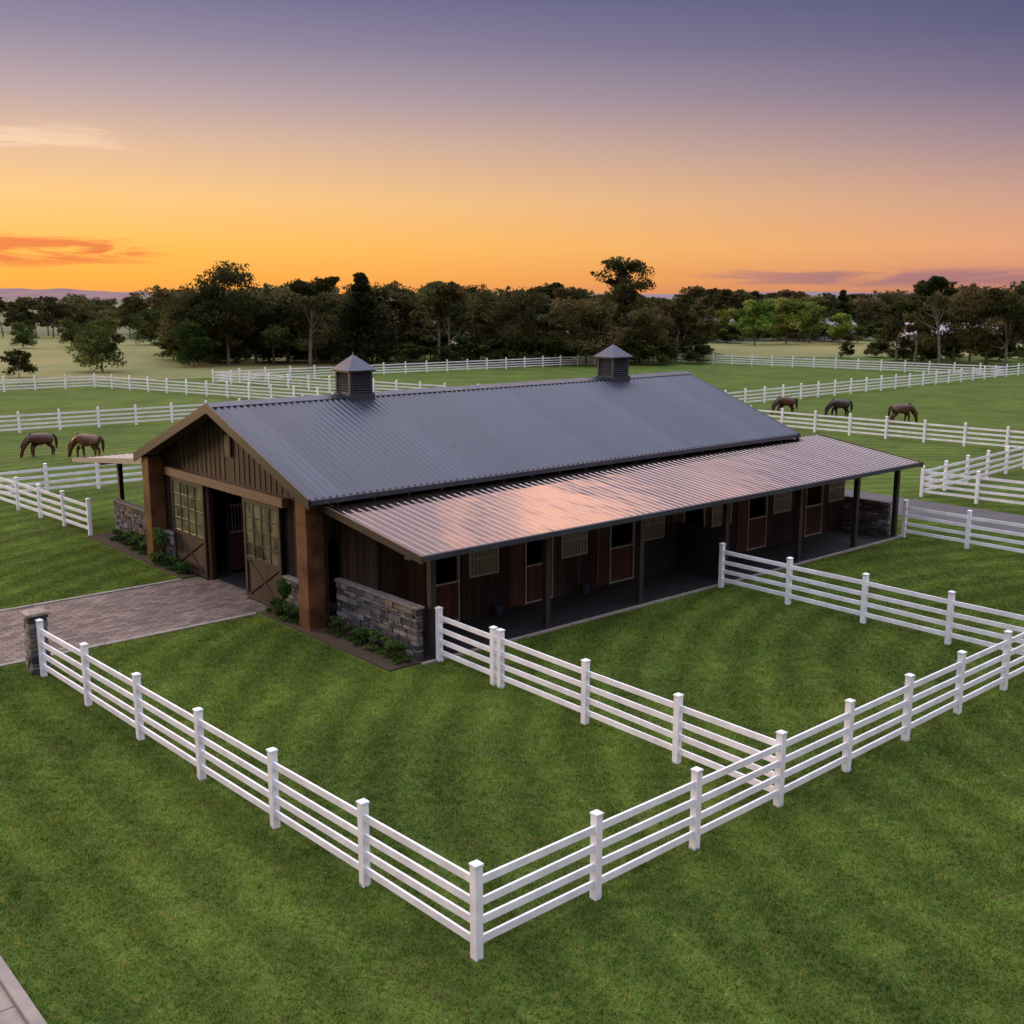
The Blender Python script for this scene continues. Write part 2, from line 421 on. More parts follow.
fence([(128,59.5),(150,60)], 3.)
fence([(120.5,107),(53.5,111.7)], 3.)
fence([(53.5,111.7),(61,80)], 3.)
fence([(-5,117),(41.4,113.8)], 3.)
fence([(41.4,113.8),(50,80)], 3.)
fence([(2,80.5),(50,77)], 2.7)
fence([(14.9,42.6),(13.6,62)], 2.4)
fence([(14.3,53.2),(48,52)], 2.4)

# ---------------------------------------------------------------- stone masonry
def stones(mb, x0,x1,y0,y1,z0,z1, cap=.06, rh=.13, sl=.34):
    mb.box(x0+.02,x1-.02,y0+.02,y1-.02,z0,z1-.01,(.02,.019,.019))
    z = z0
    along_x = (x1-x0) > (y1-y0)
    pal = [(.13,.12,.115),(.09,.088,.092),(.20,.175,.15),(.05,.05,.055),(.15,.115,.085),(.25,.235,.215),(.07,.068,.068),(.11,.112,.125),(.17,.16,.15)]
    while z < z1-.02:
        h = min(rnd.uniform(rh*.6, rh*1.35), z1-z)
        s0, s1 = (x0,x1) if along_x else (y0,y1)
        s = s0
        while s < s1-.01:
            l = rnd.uniform(sl*.4, sl*1.6); e = min(s+l, s1)
            if s1-e < .08: e = s1
            c = rnd.choice(pal); k = rnd.uniform(.6,1.15); c = tuple(q*k for q in c)
            j0, j1 = rnd.uniform(-.012,.04), rnd.uniform(-.012,.04)
            g = .010
            if along_x: mb.box(s+g,e-g,y0-j0,y1+j1,z+g,z+h-g,c)
            else: mb.box(x0-j0,x1+j1,s+g,e-g,z+g,z+h-g,c)
            s = e
        z += h
    if cap: mb.box(x0-.05,x1+.05,y0-.05,y1+.05,z1+.001,z1+cap,(.17,.16,.15))

mb = MB(); stones(mb, 7.86,8.3,27.2,27.64,0,1.5,.0,.13,.22)
mb.box(7.80,8.36,27.14,27.70,1.505,1.57,(.24,.19,.15)); mb.pyramid(8.08,27.42,1.571,1.61,.26,.16,(.24,.19,.15))
mb.ob('stone_gate_pillar', M['stone'], bevel=.006)

# ---------------------------------------------------------------- horse barn
barn = empty('horse_barn', (0,0,0))
RB, RZ = 31.4, 5.95; E0, E1, EZ = 25.5, 37.3, 3.8; A0, A1 = 14.8, 37.2
SL = (RZ-EZ)/(RB-E0)
def rz(b): return RZ-abs(b-RB)*SL
def corr(name, a0, a1, p, q, pitch, amp, mat, seg=8):
    """sine-corrugated sheet between line p=(b,z) and q=(b,z), ribs run p->q"""
    mb = MB(); nr = int(round((a1-a0)/pitch))*seg; L = 3
    for i in range(nr+1):
        a = a0+(a1-a0)*i/nr; ph = (i % seg)/seg
        dz = amp*(.5+.5*math.cos(2*math.pi*ph))
        for k in range(L):
            t = k/(L-1); mb.v.append((a, p[0]+(q[0]-p[0])*t, p[1]+(q[1]-p[1])*t+dz))
    for i in range(nr):
        for k in range(L-1):
            o = i*L+k; mb.f.append((o, o+L, o+L+1, o+1)); mb.c.append((1,1,1))
    return mb.ob(name, mat, barn, smooth=True)
def ribbed(name, a0, a1, p, q, pitch, mat, rh=.014):
    """flat-pan sheet with narrow trapezoid ribs"""
    mb = MB(); prof = []
    nr = int(round((a1-a0)/pitch)); pt = (a1-a0)/nr
    for i in range(nr):
        s = a0+i*pt
        prof += [(s,0),(s+pt*.82,0),(s+pt*.87,rh),(s+pt*.94,rh),(s+pt*.99,0)]
    prof.append((a1,0))
    for a, dz in prof:
        for k in range(2): mb.v.append((a, (p, q)[k][0], (p, q)[k][1]+dz))
    for i in range(len(prof)-1):
        o = i*2; mb.f.append((o, o+2, o+3, o+1)); mb.c.append((1,1,1))
    return mb.ob(name, mat, barn)
corr('main_roof_front', A0, A1, (E0,EZ), (RB,RZ), .22, .05, M['roof'])
corr('main_roof_back', A0, A1, (E1,EZ), (RB,RZ), .22, .05, M['roof'])
LT0, LT1 = 15.3, 38.9
ribbed('lean_to_roof', LT0, LT1, (21.15,2.97), (25.75,3.60), .26, M['roof2'])
RE = 44.3; REZ = 2.83
ribbed('rear_lean_to_roof', LT0-.2, LT1, (RE,REZ), (37.05,3.60), .3, M['roof3'])
mb = MB()
mb.prism([(RB-.28,RZ-.28*SL+.06),(RB,RZ+.075),(RB+.28,RZ-.28*SL+.06),(RB+.27,RZ-.28*SL+.045),(RB,RZ+.05),(RB-.27,RZ-.28*SL+.045)], A0-.02, A1+.02)
mb.box(A0,A1,E0-.13,E0-.01,EZ-.12,EZ+.02); mb.box(A0,A1,E1+.01,E1+.13,EZ-.12,EZ+.02)
mb.box(LT0,LT1,21.02,21.13,2.85,2.99); mb.box(LT0-.2,LT1,RE+.02,RE+.13,REZ-.12,REZ+.02)
mb.ob('ridge_cap_and_gutters', M['roof'], barn)
mb = MB()
for s in (-1, 1):
    e = RB+s*(RB-E0+.05)
    for (x0,x1) in ((A0-.06,A0-.005),(A1+.005,A1+.06)):
        mb.prism([(RB,RZ+.06),(e,rz(e)+.06),(e,rz(e)-.24),(RB,RZ-.24)], x0, x1)
for (x0,x1) in ((LT0-.055,LT0-.005),(LT1+.005,LT1+.055)):
    mb.prism([(25.72,3.65),(21.0,2.99),(21.0,2.80),(25.72,3.44)], x0, x1)
mb.prism([(37.08,3.65),(RE+.15,REZ+.03),(RE+.15,REZ-.14),(37.08,3.44)], LT1+.005, LT1+.055)
mb.box(LT0,LT1,21.55,21.6,2.80,2.97)
mb.ob('barge_boards', M['fascia'], barn)
mb = MB()
mb.prism([(37.08,3.65),(RE+.15,REZ+.03),(RE+.15,REZ-.14),(37.08,3.44)], LT0-.255, LT0-.205)
mb.ob('rear_barge_board', M['pale'], barn)
mb = MB()
for s in (-1, 1):
    e = RB+s*(RB-E0-.03)
    mb.prism([(RB,RZ-.05),(e,rz(e)-.05),(e,rz(e)-.11),(RB,RZ-.11)], A0, A1)
mb.prism([(25.7,3.55),(21.2,2.93),(21.2,2.89),(25.7,3.51)], LT0+.01, LT1-.01)
mb.prism([(37.1,3.55),(RE-.02,REZ-.04),(RE-.02,REZ-.08),(37.1,3.51)], LT0-.19, LT1-.01)
mb.ob('soffit_lining', M['soffit'], barn)
# timber walls
mb = MB(); gx0, gx1 = 15.45, 15.58
OB0, OB1, OZ = 30.3, 33.0, 3.2
def gpoly(b0,b1,z0):
    pts = [(b0,z0),(b1,z0),(b1,rz(b1)-.12)]
    if b0 < RB < b1: pts.append((RB,RZ-.12))
    pts.append((b0,rz(b0)-.12)); return pts
mb.prism(gpoly(25.9,OB0,0), gx0,gx1); mb.prism(gpoly(OB1,36.9,0), gx0,gx1); mb.prism(gpoly(OB0+.001,OB1-.001,OZ), gx0,gx1)
mb.prism(gpoly(25.9,36.9,0), 36.7,36.83)
mb.box(gx1+.002,36.7,36.75,36.9,0,3.75)
mb.box(gx1+.002,36.7,25.9,26.05,2.9,3.75)
mb.prism([(23.96,0),(25.88,0),(25.88,3.48),(23.96,3.24)], 15.93,16.06)
mb.prism([(36.92,0),(39.6,0),(39.6,3.2),(36.92,3.48)], 15.93,16.06)
mb.prism([(23.96,0),(25.88,0),(25.88,3.48),(23.96,3.24)], 38.2,38.33)
doors = [18.1,21.75,25.4,29.0,32.6,36.2]; WB = 23.9; dw = .6
prev = 16.07
for dctr in doors:
    mb.box(prev,dctr-dw,WB,WB+.12,0,3.22); mb.box(dctr-dw+.001,dctr+dw-.001,WB,WB+.12,2.35,3.22); prev = dctr+dw
mb.box(prev,38.19,WB,WB+.12,0,3.22)
for k in range(31):
    bb = 26.5+k*.33
    if abs(bb-31.4) < .26: continue
    mb.box(15.434,15.448,bb-.014,bb+.014,3.52,rz(bb)-.16)
mb.ob('timber_walls', M['timber'], barn)
mb = MB()
mb.box(15.18,15.43,27.7,35.8,3.22,3.5)
mb.box(15.36,15.448,30.12,30.3,0,3.2); mb.box(15.36,15.448,33.0,33.18,0,3.2)
mb.ob('door_header_beam', M['beam'], barn, bevel=.01)
mb = MB()
for yy in (25.83,36.4):
    mb.box(14.86,15.42,yy,yy+.56,0,rz(min(yy,yy+.56) if yy < RB else yy+.56)-.13)
mb.ob('clad_columns', M['column'], barn, bevel=.012)
mb = MB()
posts = [16.15,20.15,24.0,28.1,32.2,35.8,38.6]
for a in posts: 
    mb.box(a-.085,a+.085,21.76,21.93,0,2.86); mb.box(a-.085,a+.085,42.3,42.47,0,2.9)
    mb.box(a-.14,a+.14,21.7,21.99,0,.06)
mb.box(LT0+.1,LT1-.1,21.74,21.95,2.74,2.885); mb.box(LT0+.1,LT1-.1,42.28,42.49,2.78,2.93)
for a in posts: mb.prism([(21.96,2.92),(23.88,3.18),(23.88,3.02),(21.96,2.76)], a-.05,a+.05)
for a in np.arange(15.7,36.9,1.2):
    mb.prism([(25.5,3.66),(25.88,3.79),(25.88,3.68),(25.5,3.55)], a-.03, a+.03)
mb.ob('verandah_posts_and_beams', M['post'], barn)
mb = MB()
stones(mb,15.76,15.92,21.95,25.82,0,1.35)
stones(mb,15.76,15.92,36.98,42.2,0,1.35)
stones(mb,38.35,38.5,21.95,25.8,0,1.3)
stones(mb,15.3,15.44,26.42,27.95,0,1.1)
stones(mb,15.3,15.44,35.62,36.38,0,1.1)
mb.ob('stone_wainscot', M['stone'], barn, bevel=.005)
mb = MB(); mb.box(15.6,38.7,21.62,42.6,-.05,.03); mb.ob('rubber_floor', M['black'], barn)
mb = MB(); mb.box(15.6,38.85,21.5,21.615,-.05,.06); mb.box(38.705,38.85,21.62,42.6,-.05,.05); mb.ob('slab_edge', M['concrete'], barn)

mbL, mbF, mbW, mbD = MB(), MB(), MB(), MB()
for k, dctr in enumerate(doors):
    x0, x1 = dctr-dw+.03, dctr+dw-.03
    mbL.box(x0+.04,x1-.04,WB+.02,WB+.06,.1,1.22)
    f = mbF.box
    f(x0,x0+.045,WB-.01,WB+.08,.04,2.34); f(x1-.045,x1,WB-.01,WB+.08,.04,2.34); f(x0+.046,x1-.046,WB-.008,WB+.075,2.29,2.34)
    f(x0+.046,x1-.046,WB-.005,WB+.07,1.2,1.25); f(x0+.046,x1-.046,WB-.005,WB+.07,.06,.11)
    wx0, wx1 = dctr+.95, dctr+1.95
    mbD.box(wx0,wx1,WB-.02,WB-.004,1.3,2.25)
    f(wx0-.05,wx0,WB-.05,WB-.003,1.25,2.3); f(wx1,wx1+.05,WB-.05,WB-.003,1.25,2.3)
    f(wx0+.001,wx1-.001,WB-.05,WB-.003,2.25,2.3); f(wx0+.001,wx1-.001,WB-.05,WB-.003,1.25,1.3)
    for i in range(1, 8): f(wx0+i*(wx1-wx0)/8-.011, wx0+i*(wx1-wx0)/8+.011, WB-.045,WB-.022,1.3,2.25)
    f(wx0+.001,wx1-.001,WB-.047,WB-.021,1.76,1.79)
    mbW.box(dctr-dw-.62,dctr-dw-.08,WB-.035,WB-.003,.12,2.3)
mbL.ob('stall_door_leaves', M['timber_red'], barn)
mbF.ob('stall_door_frames_and_bars', M['pale'], barn)
mbD.ob('stall_window_panes', M['pane'], barn)
mbW.ob('stall_wall_panels', M['timber_red'], barn)
mb = MB()
mb.box(28.0,28.08,22.0,WB-.04,0,1.7); mb.box(26.1,27.99,WB-.09,WB-.055,0,1.2)
mb.ob('stall_partitions', M['black'], barn)
mb = MB()
for a in (19.95, 23.55, 30.85): 
    mb.tube((a,WB-.2,.03),(a,WB-.2,.34),.12,.16,12); mb.tube((a,WB-.2,.30),(a,WB-.2,.301),.001,.15,12)
mb.ob('water_buckets', mat_noisy('bucket_rubber',(.03,.04,.06),(.02,.02,.03)), barn)

def sliding(b0, b1):
    fr, pn, gl = MB(), MB(), MB()
    x0, x1 = 15.24, 15.30; z0, z1 = .06, 3.2; t = .13
    fr.box(x0,x1,b0,b0+t,z0,z1); fr.box(x0,x1,b1-t,b1,z0,z1)
    zm = 1.35
    for zz in (z0, zm-.07, z1-t): fr.box(x0+.002,x1-.002,b0+t+.001,b1-t-.001,zz,zz+t)
    pn.box(x0+.035,x1-.004,b0+t,b1-t,z0+t,zm-.07)
    gl.box(x0+.03,x1-.01,b0+t,b1-t,zm+.06,z1-t)
    for i in range(1, 4):
        c = b0+t+(b1-b0-2*t)*i/4; fr.box(x0+.008,x0+.028,c-.022,c+.022,zm+.062,z1-t-.002)
    for i in range(1, 4):
        c = zm+.06+(z1-t-zm-.06)*i/4; fr.box(x0+.01,x0+.026,b0+t+.001,b1-t-.001,c-.02,c+.02)
    za, zb = z0+t, zm-.07; ba, bb = b0+t, b1-t; q = .07
    fr.prism([(ba,za),(ba+q*1.6,za),(bb,zb),(bb-q*1.6,zb)], x0+.012,x0+.034)
    fr.prism([(bb,za),(bb-q*1.6,za),(ba,zb),(ba+q*1.6,zb)], x0+.006,x0+.03)
    fr.ob('sliding_door_frame', M['fascia'], barn); pn.ob('sliding_door_panel', M['timber'], barn); gl.ob('sliding_door_glass', M['glassy'], barn)
sliding(28.02, 30.28); sliding(33.02, 35.5)
mb = MB(); mb.box(15.39,15.428,31.2,31.6,4.3,5.0)
for i in range(8): mb.box(15.36,15.388,31.22,31.58,4.33+i*.083,4.37+i*.083)
mb.ob('gable_vent', M['post'], barn)
mb, mb2, mb3 = MB(), MB(), MB()
for (yy, sgn) in ((29.9, 1), (33.4, -1)):
    for k in range(6):
        a0 = 16.3+k*3.4
        mb.box(a0,a0+3.3,yy-.04,yy+.04,.1,1.4)
        for i in range(28): mb2.box(a0+.1+i*.115,a0+.12+i*.115,yy-.01,yy+.01,1.42,2.3)
        mb2.box(a0,a0+3.3,yy-.03,yy+.03,1.4,1.45); mb2.box(a0,a0+3.3,yy-.03,yy+.03,2.3,2.36)
        mb3.box(a0-.1,a0-.005,yy-.06,yy+.06,0,3.6)
mb.ob('aisle_stall_fronts', M['timber_red'], barn); mb2.ob('aisle_grilles', M['pale'], barn); mb3.ob('aisle_posts', M['post'], barn)
mb = MB(); mb.box(16.2,36.6,26.06,26.11,0,3.4); mb.ob('inner_side_wall', M['timber'], barn)
for a in (20.1, 32.6):
    mb = MB(); zb = RZ-.18; h = .45
    mb.box(a-h-.05,a+h+.05,RB-h-.05,RB+h+.05,zb-.12,zb+.27)
    mb.box(a-h+.06,a+h-.06,RB-h+.06,RB+h-.06,zb+.27,zb+.98)
    for sx_ in (-1,1):
        for sy_ in (-1,1): mb.box(a+sx_*(h-.04)-.04,a+sx_*(h-.04)+.04,RB+sy_*(h-.04)-.04,RB+sy_*(h-.04)+.04,zb+.271,zb+.97)
    for i in range(8):
        zz = zb+.31+i*.083
        for s in (-1,1):
            mb.prism([(RB+s*(h-.06),zz+.05),(RB+s*(h-.0),zz),(RB+s*(h-.0),zz+.012),(RB+s*(h-.06),zz+.062)], a-h+.081,a+h-.081)
            x0 = a+s*(h-.06); x1 = a+s*h
            mb.poly([(x0,RB-h+.08,zz+.055),(x1,RB-h+.08,zz),(x1,RB+h-.08,zz),(x0,RB+h-.08,zz+.055)])
    mb.box(a-h-.08,a+h+.08,RB-h-.08,RB+h+.08,zb+.981,zb+1.04)
    mb.pyramid(a,RB,zb+1.041,zb+1.2,h+.13,h-.06); mb.pyramid(a,RB,zb+1.2,zb+1.52,h-.06,.03); mb.box(a-.02,a+.02,RB-.02,RB+.02,zb+1.52,zb+1.62)
    mb.ob('cupola', M['roof'], barn)

# ---------------------------------------------------------------- vegetation
def leaves(mb_v, mb_f, mb_c, r, ctr, rad, count, size, col):
    th = r.random(count)*6.283; cz = r.random(count)*2-1; sr = np.sqrt(1-cz**2)
    rr = r.random(count)**.5
    P = np.stack([np.cos(th)*sr, np.sin(th)*sr, cz], 1)*rr[:,None]*np.array(rad)+np.array(ctr)
    u = r.normal(size=(count,3)); u /= np.linalg.norm(u,axis=1)[:,None]
    v = r.normal(size=(count,3)); v -= (v*u).sum(1)[:,None]*u; v /= np.linalg.norm(v,axis=1)[:,None]
    s = size*(.5+r.random(count)); s2 = s*(.35+.3*r.random(count))
    Q = np.stack([P-u*s[:,None], P+v*s2[:,None], P+u*s[:,None], P-v*s2[:,None]], 1)
    k = (.7+.6*r.random(count))
    C = np.array(col)[None,:]*k[:,None]
    mb_v.append(Q.reshape(-1,3)); mb_c.append(np.repeat(C,4,axis=0)); mb_f.append(count)
def tree_mesh(name, seed, H, W, base, ncl, total, leaf, cols, style='gum', pk=1.):
    r = np.random.default_rng(seed); mb = MB()
    top = H*(.62 if style != 'high' else .8)
    lean = r.normal(0,.045*H,2)
    def tp(t): return (lean[0]*t*t, lean[1]*t*t, top*t)
    r0 = H*.019
    for i in range(5):
        mb.tube(tp(i/5), tp((i+1)/5), r0*(1-.15*i), r0*(1-.15*(i+1)), 6)
    V, Fc, C = [], [], []
    per = total//ncl
    for i in range(ncl):
        if style == 'cone':
            t = (i+.5)/ncl; rad_out = W*.5*(1-t)*.75
            zz = base+(H-base)*t
            th = i*2.4; c = (math.cos(th)*rad_out*.6, math.sin(th)*rad_out*.6, zz); rr = W*.5*(1-t)*.6+.5; rd = (rr,rr,rr*.9)
        else:
            th = i*2.39996+r.random()*.7; q = math.sqrt((i+.4)/ncl)
            env = W*.5*.8
            ht = r.random() if style != 'high' else .25+.75*r.random()
            zc = base+(H-base)*(.08+.82*ht)
            hn = (zc-base)/(H-base)
            shape = math.sqrt(max(.12, 1-(2*hn-.85)**2*.8))
            c = (math.cos(th)*env*q*shape+lean[0], math.sin(th)*env*q*shape+lean[1], zc)
            rr = W*(.10+.11*r.random())*pk; rd = (rr, rr, rr*(.7 if style != 'high' else .6))
        t = min(1., .35+.6*r.random()); s = Vector(tp(t)); e = Vector(c)
        if e.z > s.z*.8:
            mid = s.lerp(e,.5)+Vector((0,0,-.04*H)); br = r0*.42
            mb.tube(s, mid, br, br*.6, 5); mb.tube(mid, e, br*.6, br*.2, 5)
        col = cols[int(r.integers(len(cols)))]; k = .65+.75*r.random()
        col = tuple(q_*k for q_ in col)
        leaves(V, Fc, C, r, c, rd, int(per*(.6+.8*r.random())), leaf, col)
        for _ in range(4):
            dd = r.normal(size=3); dd /= np.linalg.norm(dd); dd[2] = abs(dd[2])*.7
            leaves(V, Fc, C, r, (c[0]+dd[0]*rd[0]*1.15, c[1]+dd[1]*rd[1]*1.15, c[2]+dd[2]*rd[2]*1.3), tuple(q_*.36 for q_ in rd), per//10, leaf*.9, tuple(q_*1.1 for q_ in col))
    nb = len(mb.f)
    base_i = len(mb.v); Vv = np.concatenate(V); Cc = np.concatenate(C); nl = len(Vv)//4
    verts = mb.v+Vv.tolist(); faces = mb.f+(np.arange(nl*4).reshape(-1,4)+base_i).tolist()
    me = bpy.data.meshes.new(name); me.from_pydata(verts, [], faces)
    at = me.color_attributes.new('Col', 'FLOAT_COLOR', 'CORNER')
    arr = np.ones((sum(len(f) for f in mb.f)+nl*4, 4)); arr[-nl*4:,:3] = Cc
    at.data.foreach_set('color', arr.reshape(-1))
    me.materials.append(M['bark']); me.materials.append(M['leaf'])
    mi = np.ones(len(faces), dtype=np.int32); mi[:nb] = 0; me.polygons.foreach_set('material_index', mi); me.update()
    return me
OL = [(.068,.068,.029),(.092,.084,.040),(.045,.052,.023),(.092,.074,.038)]
DK = [(.020,.028,.015),(.028,.037,.017)]
GR = [(.11,.17,.033),(.08,.135,.028),(.15,.18,.048)]
T = {}
BH = {}
def mk(key, name, seed, H, *a, **k): T[key] = tree_mesh(name, seed, H, *a, **k); BH[key] = H
mk('gum0','gum_tree',20,13,9.5,3.6,24,6500,.20,OL)
mk('gum1','gum_tree',21,12,10,3.0,20,6000,.20,OL,pk=.95)
mk('gum2','gum_tree',22,11,7.5,1.6,18,5400,.20,OL)
mk('gum3','gum_tree',23,11,11.5,2.0,28,6800,.20,OL,pk=.9)
mk('gum4','gum_tree',24,12,6.5,2.4,16,4800,.20,OL)
mk('gum5','gum_tree',25,12,9,5.0,14,4400,.20,OL,style='high')
mk('gum6','gum_tree',26,12.5,8,6.0,13,4000,.19,OL,style='high',pk=.95)
mk('big','gum_tree',57,13.2,10.5,3.8,34,10500,.19,OL,pk=1.12)
mk('high','gum_tree',48,14.4,9.5,8.0,22,5600,.17,OL,style='high',pk=.9)
mk('cone','conifer',41,12.2,7.5,.8,16,7500,.20,DK,style='cone')
mk('gr0','green_tree',42,8.5,8,1.0,20,6500,.20,GR)
mk('gr1','green_tree',43,6.5,6.8,.5,26,7500,.14,[(.055,.083,.025),(.07,.097,.028),(.045,.067,.022)],pk=1.15)
mk('bush','bush',44,3.2,4.2,.0,16,3500,.12,[(.045,.057,.021),(.057,.070,.025)])
def put(name, key, u, Y, H=None, wk=1., parent=None):
    me = T[key]; X = (u-512)/1092*Y
    a, b = F(X, Y); o = bpy.data.objects.new(name, me); COL.objects.link(o)
    s = (H or BH[key])/BH[key]
    o.location = (a, b, -.05); o.scale = (s*wk, s*wk, s); o.rotation_euler[2] = rnd.random()*6.283
    if parent: o.parent = parent
    return o
put('gum_tree','big',231,150,13.4,.95); put('gum_tree','high',620,160,14.6); put('conifer_tree','cone',364,150,12.3,1.2)
put('gum_tree','gum6',312,148,12.6,1.1); put('gum_tree','gum6',548,166,12.0); put('gum_tree','gum5',440,152,11.6)
put('green_tree','gr1',105,137,6.8); put('green_tree','gr1',28,200,4.8); put('green_tree','gr1',76,208,5.2)
put('green_tree','gr1',196,146,6.2,.85); put('round_bush','bush',22,127,3.3,.9); put('green_tree','gr1',155,215,7)
for u,Y,H in ((752,214,8.8),(783,218,9.2),(806,225,8.4),(836,216,6.2),(770,238,9),(725,225,7)): put('green_tree','gr0',u,Y,H)
put('bush','bush',843,168,2.6,.8); put('bush','bush',868,172,2.2,.8)
for u,Y,H,k in ((893,158,9.5,'gum2'),(912,150,12,'gum4'),(936,146,12.6,'gum6'),(950,158,10.5,'gum3'),(966,160,11,'gum5'),(982,150,11.5,'gum3'),(1002,144,11.8,'gum1'),(1024,150,11,'gum4'),(1046,146,12,'gum0'),(1070,150,12,'gum2')):
    put('gum_tree', k, u, Y, H, .95)
belt = empty('tree_belt')
gk = ['gum0','gum1','gum2','gum3','gum4','gum5','gum6','big','gum3']
for u in range(184, 700, 18):
    H = 9.6+rnd.random()*2.0
    if 285 < u < 345: H += .9
    if u > 640: H -= .8
    put('gum', rnd.choice(gk), u+rnd.uniform(-8,8), rnd.uniform(150,163), H*rnd.uniform(.78,1.06), rnd.uniform(.8,1.2), belt)
for u in range(174, 705, 15):
    put('gum', rnd.choice(gk[:5]), u+rnd.uniform(-7,7), rnd.uniform(172,205), 10.4*rnd.uniform(.8,1.15), 1.1, belt)
for u in range(175, 700, 10):
    put('understorey', 'bush', u+rnd.uniform(-6,6), rnd.uniform(150,168), rnd.uniform(2.2,4.6), 1.3, belt)
for u in range(880, 1120, 12):
    put('understorey', 'bush', u+rnd.uniform(-6,6), rnd.uniform(158,175), rnd.uniform(1.8,3.2), 1.3, belt)
dist = empty('distant_trees')
for _ in range(240):
    Y = rnd.uniform(0,1)**1.4*900+240; u = rnd.uniform(-300, 1320)
    if Y < 330 and u < 190 and rnd.random() < .55: continue
    put('distant_tree', rnd.choice(gk+['gr0']), u, Y, rnd.uniform(8.,11.5), rnd.uniform(.9,1.3), dist)
for u in range(-40, 185, 9):
    put('distant_tree', rnd.choice(gk), u+rnd.uniform(-5,5), rnd.uniform(245,300), rnd.uniform(7.,10.4), 1.2, dist)
for u in range(690, 1100, 9):
    put('distant_tree', rnd.choice(gk+['gr0','cone']), u+rnd.uniform(-5,5), rnd.uniform(240,310), rnd.uniform(8.5,11.8), 1.1, dist)
for u in range(690, 1060, 13):
    put('distant_bush', 'bush', u+rnd.uniform(-5,5), rnd.uniform(222,245), rnd.uniform(2.5,4), 1.4, dist)

sh = tree_mesh('shrub', 60, .55,.75,.0, 9, 1300, .035, [(.045,.085,.025),(.06,.10,.03),(.035,.06,.02)])
def shrub(a,b,s=1,sz=1):
    o = bpy.data.objects.new('garden_shrub', sh); COL.objects.link(o); o.location = (a,b,.02); o.scale = (s,s,s*sz); o.rotation_euler[2] = rnd.random()*6
for k in range(9): shrub(15.35+rnd.uniform(-.08,.08), 22.1+k*.42, rnd.uniform(.65,.95))
for k in range(4): shrub(14.98+rnd.uniform(-.1,.1), 26.8+k*.4, rnd.uniform(.6,.9), 1.1)
shrub(15.0,27.5,.9,2.3); shrub(14.95,36.0,1.1,2.1)
for k in range(10): shrub(15.3+rnd.uniform(-.1,.1), 37.1+k*.42, rnd.uniform(.7,1.))
for k in range(5): shrub(15.0, 34.2+k*.45, rnd.uniform(.5,.8))

def hill(name, Y, x0, x1, hmax, col, seed):
    mb = MB(); r = random.Random(seed); nn = 60; ph = [r.random()*6 for _ in range(5)]
    prev = None
    for i in range(nn+1):
        t = i/nn; X = x0+(x1-x0)*t
        env = math.sin(math.pi*t)**.5
        hh = hmax*env*(.62+.16*math.sin(t*7+ph[0])+.1*math.sin(t*17+ph[1])+.05*math.sin(t*41+ph[2])+.03*math.sin(t*83+ph[3]))
        cur = [(*F(X, Y-600), -1), (*F(X, Y), hh), (*F(X, Y+900), -1)]
        if prev:
            for k in range(2): mb.poly([prev[k], cur[k], cur[k+1], prev[k+1]])
        prev = cur
    m = mat_noisy(name+'_mat', col, tuple(q*.8 for q in col), .004, 1, 0, 0)  # distance haze is painted into the hill colour
    mb.ob(name, m)
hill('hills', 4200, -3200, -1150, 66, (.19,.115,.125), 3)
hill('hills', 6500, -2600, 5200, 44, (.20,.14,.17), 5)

def house(u, Y, L, Wd, rot, roofcol):
    X = (u-512)/1092*Y; a, b = F(X, Y); e = empty('farmhouse', (a,b,0), rot)
    mb = MB(); mb.box(-L/2,L/2,-Wd/2,Wd/2,0,2.8); mb.ob('walls', mat_noisy('house_wall',(.30,.27,.24),(.24,.22,.19),1), e)
    mb = MB(); o = .5
    mb.prism([(-Wd/2-o,2.7),(0,4.6),(Wd/2+o,2.7),(Wd/2+o,2.85),(0,4.75),(-Wd/2-o,2.85)], -L/2-o, L/2+o); mb.ob('roof', mat_noisy('house_roof',roofcol,tuple(q*.8 for q in roofcol),1,.5), e)
    mb = MB()
    for k in range(4): mb.box(-L/2+1.2+k*L/4.5,-L/2+2.4+k*L/4.5,-Wd/2-.03,-Wd/2-.005,.9,2.1)
    mb.ob('windows', M['pane'], e)
house(700, 236, 12, 8, R(-40), (.22,.22,.24)); house(944, 196, 16, 9, R(-48), (.24,.24,.26)); house(818, 240, 12, 7, R(-30), (.2,.19,.19))

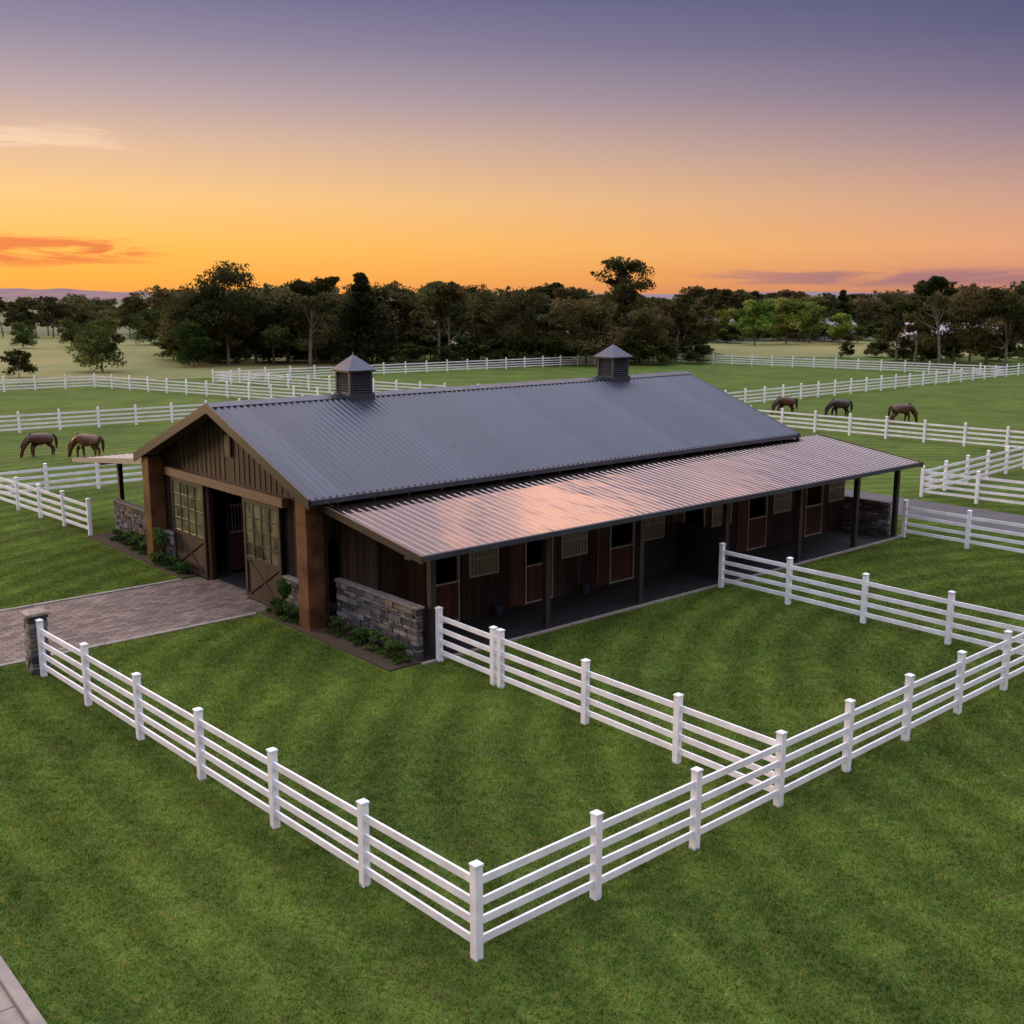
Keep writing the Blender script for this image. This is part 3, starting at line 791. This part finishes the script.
# ---------------------------------------------------------------- horses
def horse(u_x, u_y, face, coat, mane, graze=True, s=1.):
    e = empty('horse', (u_x, u_y, 0), face); e.scale = (s,s,s)
    V = []; E = []; RD = []
    def v(p, r, link=None):
        V.append(p); RD.append(r if isinstance(r, tuple) else (r, r))
        if link is not None: E.append((link, len(V)-1))
        return len(V)-1
    root = v((-.48,0,1.12), (.31,.33))
    v((-.70,0,1.18), (.20,.21), root)
    bel = v((-.1,0,1.04), (.33,.35), root); ch = v((.30,0,1.07), (.31,.36), bel); sh_ = v((.52,0,1.14), (.24,.29), ch)
    if graze: path = [((.74,0,.97),.20),((.92,0,.72),.15),((1.03,0,.50),.12),((1.07,0,.34),.125),((1.11,0,.18),.09),((1.13,0,.06),.07)]
    else: path = [((.76,0,1.30),.19),((.94,0,1.46),.14),((1.06,0,1.56),.115),((1.18,0,1.48),.12),((1.31,0,1.34),.085),((1.38,0,1.26),.07)]
    l = sh_
    for p, r in path: l = v(p, r, l)
    for sy in (-1, 1):
        o1, o2 = rnd.uniform(-.12,.12), rnd.uniform(-.12,.12)
        k = v((-.46,sy*.17,.88), .20, root); k = v((-.40+o1*.3,sy*.17,.72), .14, k); k = v((-.62+o1,sy*.16,.50), .08, k); k = v((-.58+o1,sy*.16,.16), .052, k); k = v((-.54+o1,sy*.16,.05), .066, k)
        k = v((.38,sy*.16,.82), .16, ch); k = v((.41+o2*.4,sy*.16,.66), .105, k); k = v((.42+o2,sy*.16,.44), .072, k); k = v((.41+o2,sy*.16,.15), .05, k); k = v((.45+o2,sy*.16,.05), .066, k)
    me = bpy.data.meshes.new('body'); me.from_pydata(V, E, []); o = bpy.data.objects.new('body', me); COL.objects.link(o); o.parent = e
    sk = o.modifiers.new('skin', 'SKIN'); sk.use_smooth_shade = True
    for i, r in enumerate(RD): me.skin_vertices[0].data[i].radius = r
    me.skin_vertices[0].data[root].use_root = True
    ss = o.modifiers.new('sub', 'SUBSURF'); ss.levels = 2; ss.render_levels = 2
    me.materials.append(coat)
    mb = MB()
    tp = [(-.74,0,1.26,.05),(-.88,0,1.05,.08),(-.90,0,.75,.09),(-.88,0,.42,.03)]
    for p, q in zip(tp[:-1], tp[1:]): mb.tube(p[:3], q[:3], p[3], q[3], 7)
    P = [(.50,0,1.40)]+[ (p[0]+.10, p[1], p[2]+.13) if graze else (p[0]-.11,p[1],p[2]+.12) for p, r in path[:3]]
    for p, q in zip(P[:-1], P[1:]): mb.tube(p, q, .06, .055, 6)
    hp = path[2][0]
    for sy in (-1,1):
        bq = (hp[0]+(.06 if graze else 0), sy*.07, hp[2]+(.04 if graze else .08)); mb.tube(bq, (bq[0]+(.1 if graze else .0), sy*.09, bq[2]+(.07 if graze else .13)), .04, .006, 5)
    mb.ob('mane_tail_ears', mane, e, smooth=True)
ch1 = mat_noisy('chestnut_coat', (.075,.026,.012), (.045,.016,.009), 3, .4)
ch2 = mat_noisy('bay_coat', (.12,.042,.018), (.07,.026,.012), 3, .4)
ch3 = mat_noisy('dark_coat', (.02,.013,.011), (.03,.018,.013), 3, .4)
mn = mat_noisy('mane_hair', (.012,.008,.006), (.02,.012,.01), 9, .6)
left = math.atan2(.6538,-.7567); right = left+math.pi
horse(20.6,66.0, left+.75, ch1, mn, True, 1.02)
horse(22.4,63.4, left-.12, ch2, mn, True, 1.05)
horse(73.0,51.3, left+.2, ch1, mn, True, 1.05)
horse(74.4,47.3, left+.1, ch3, mn, True, 1.05)
horse(74.2,42.0, right+.1, ch1, mn, True, 1.08)
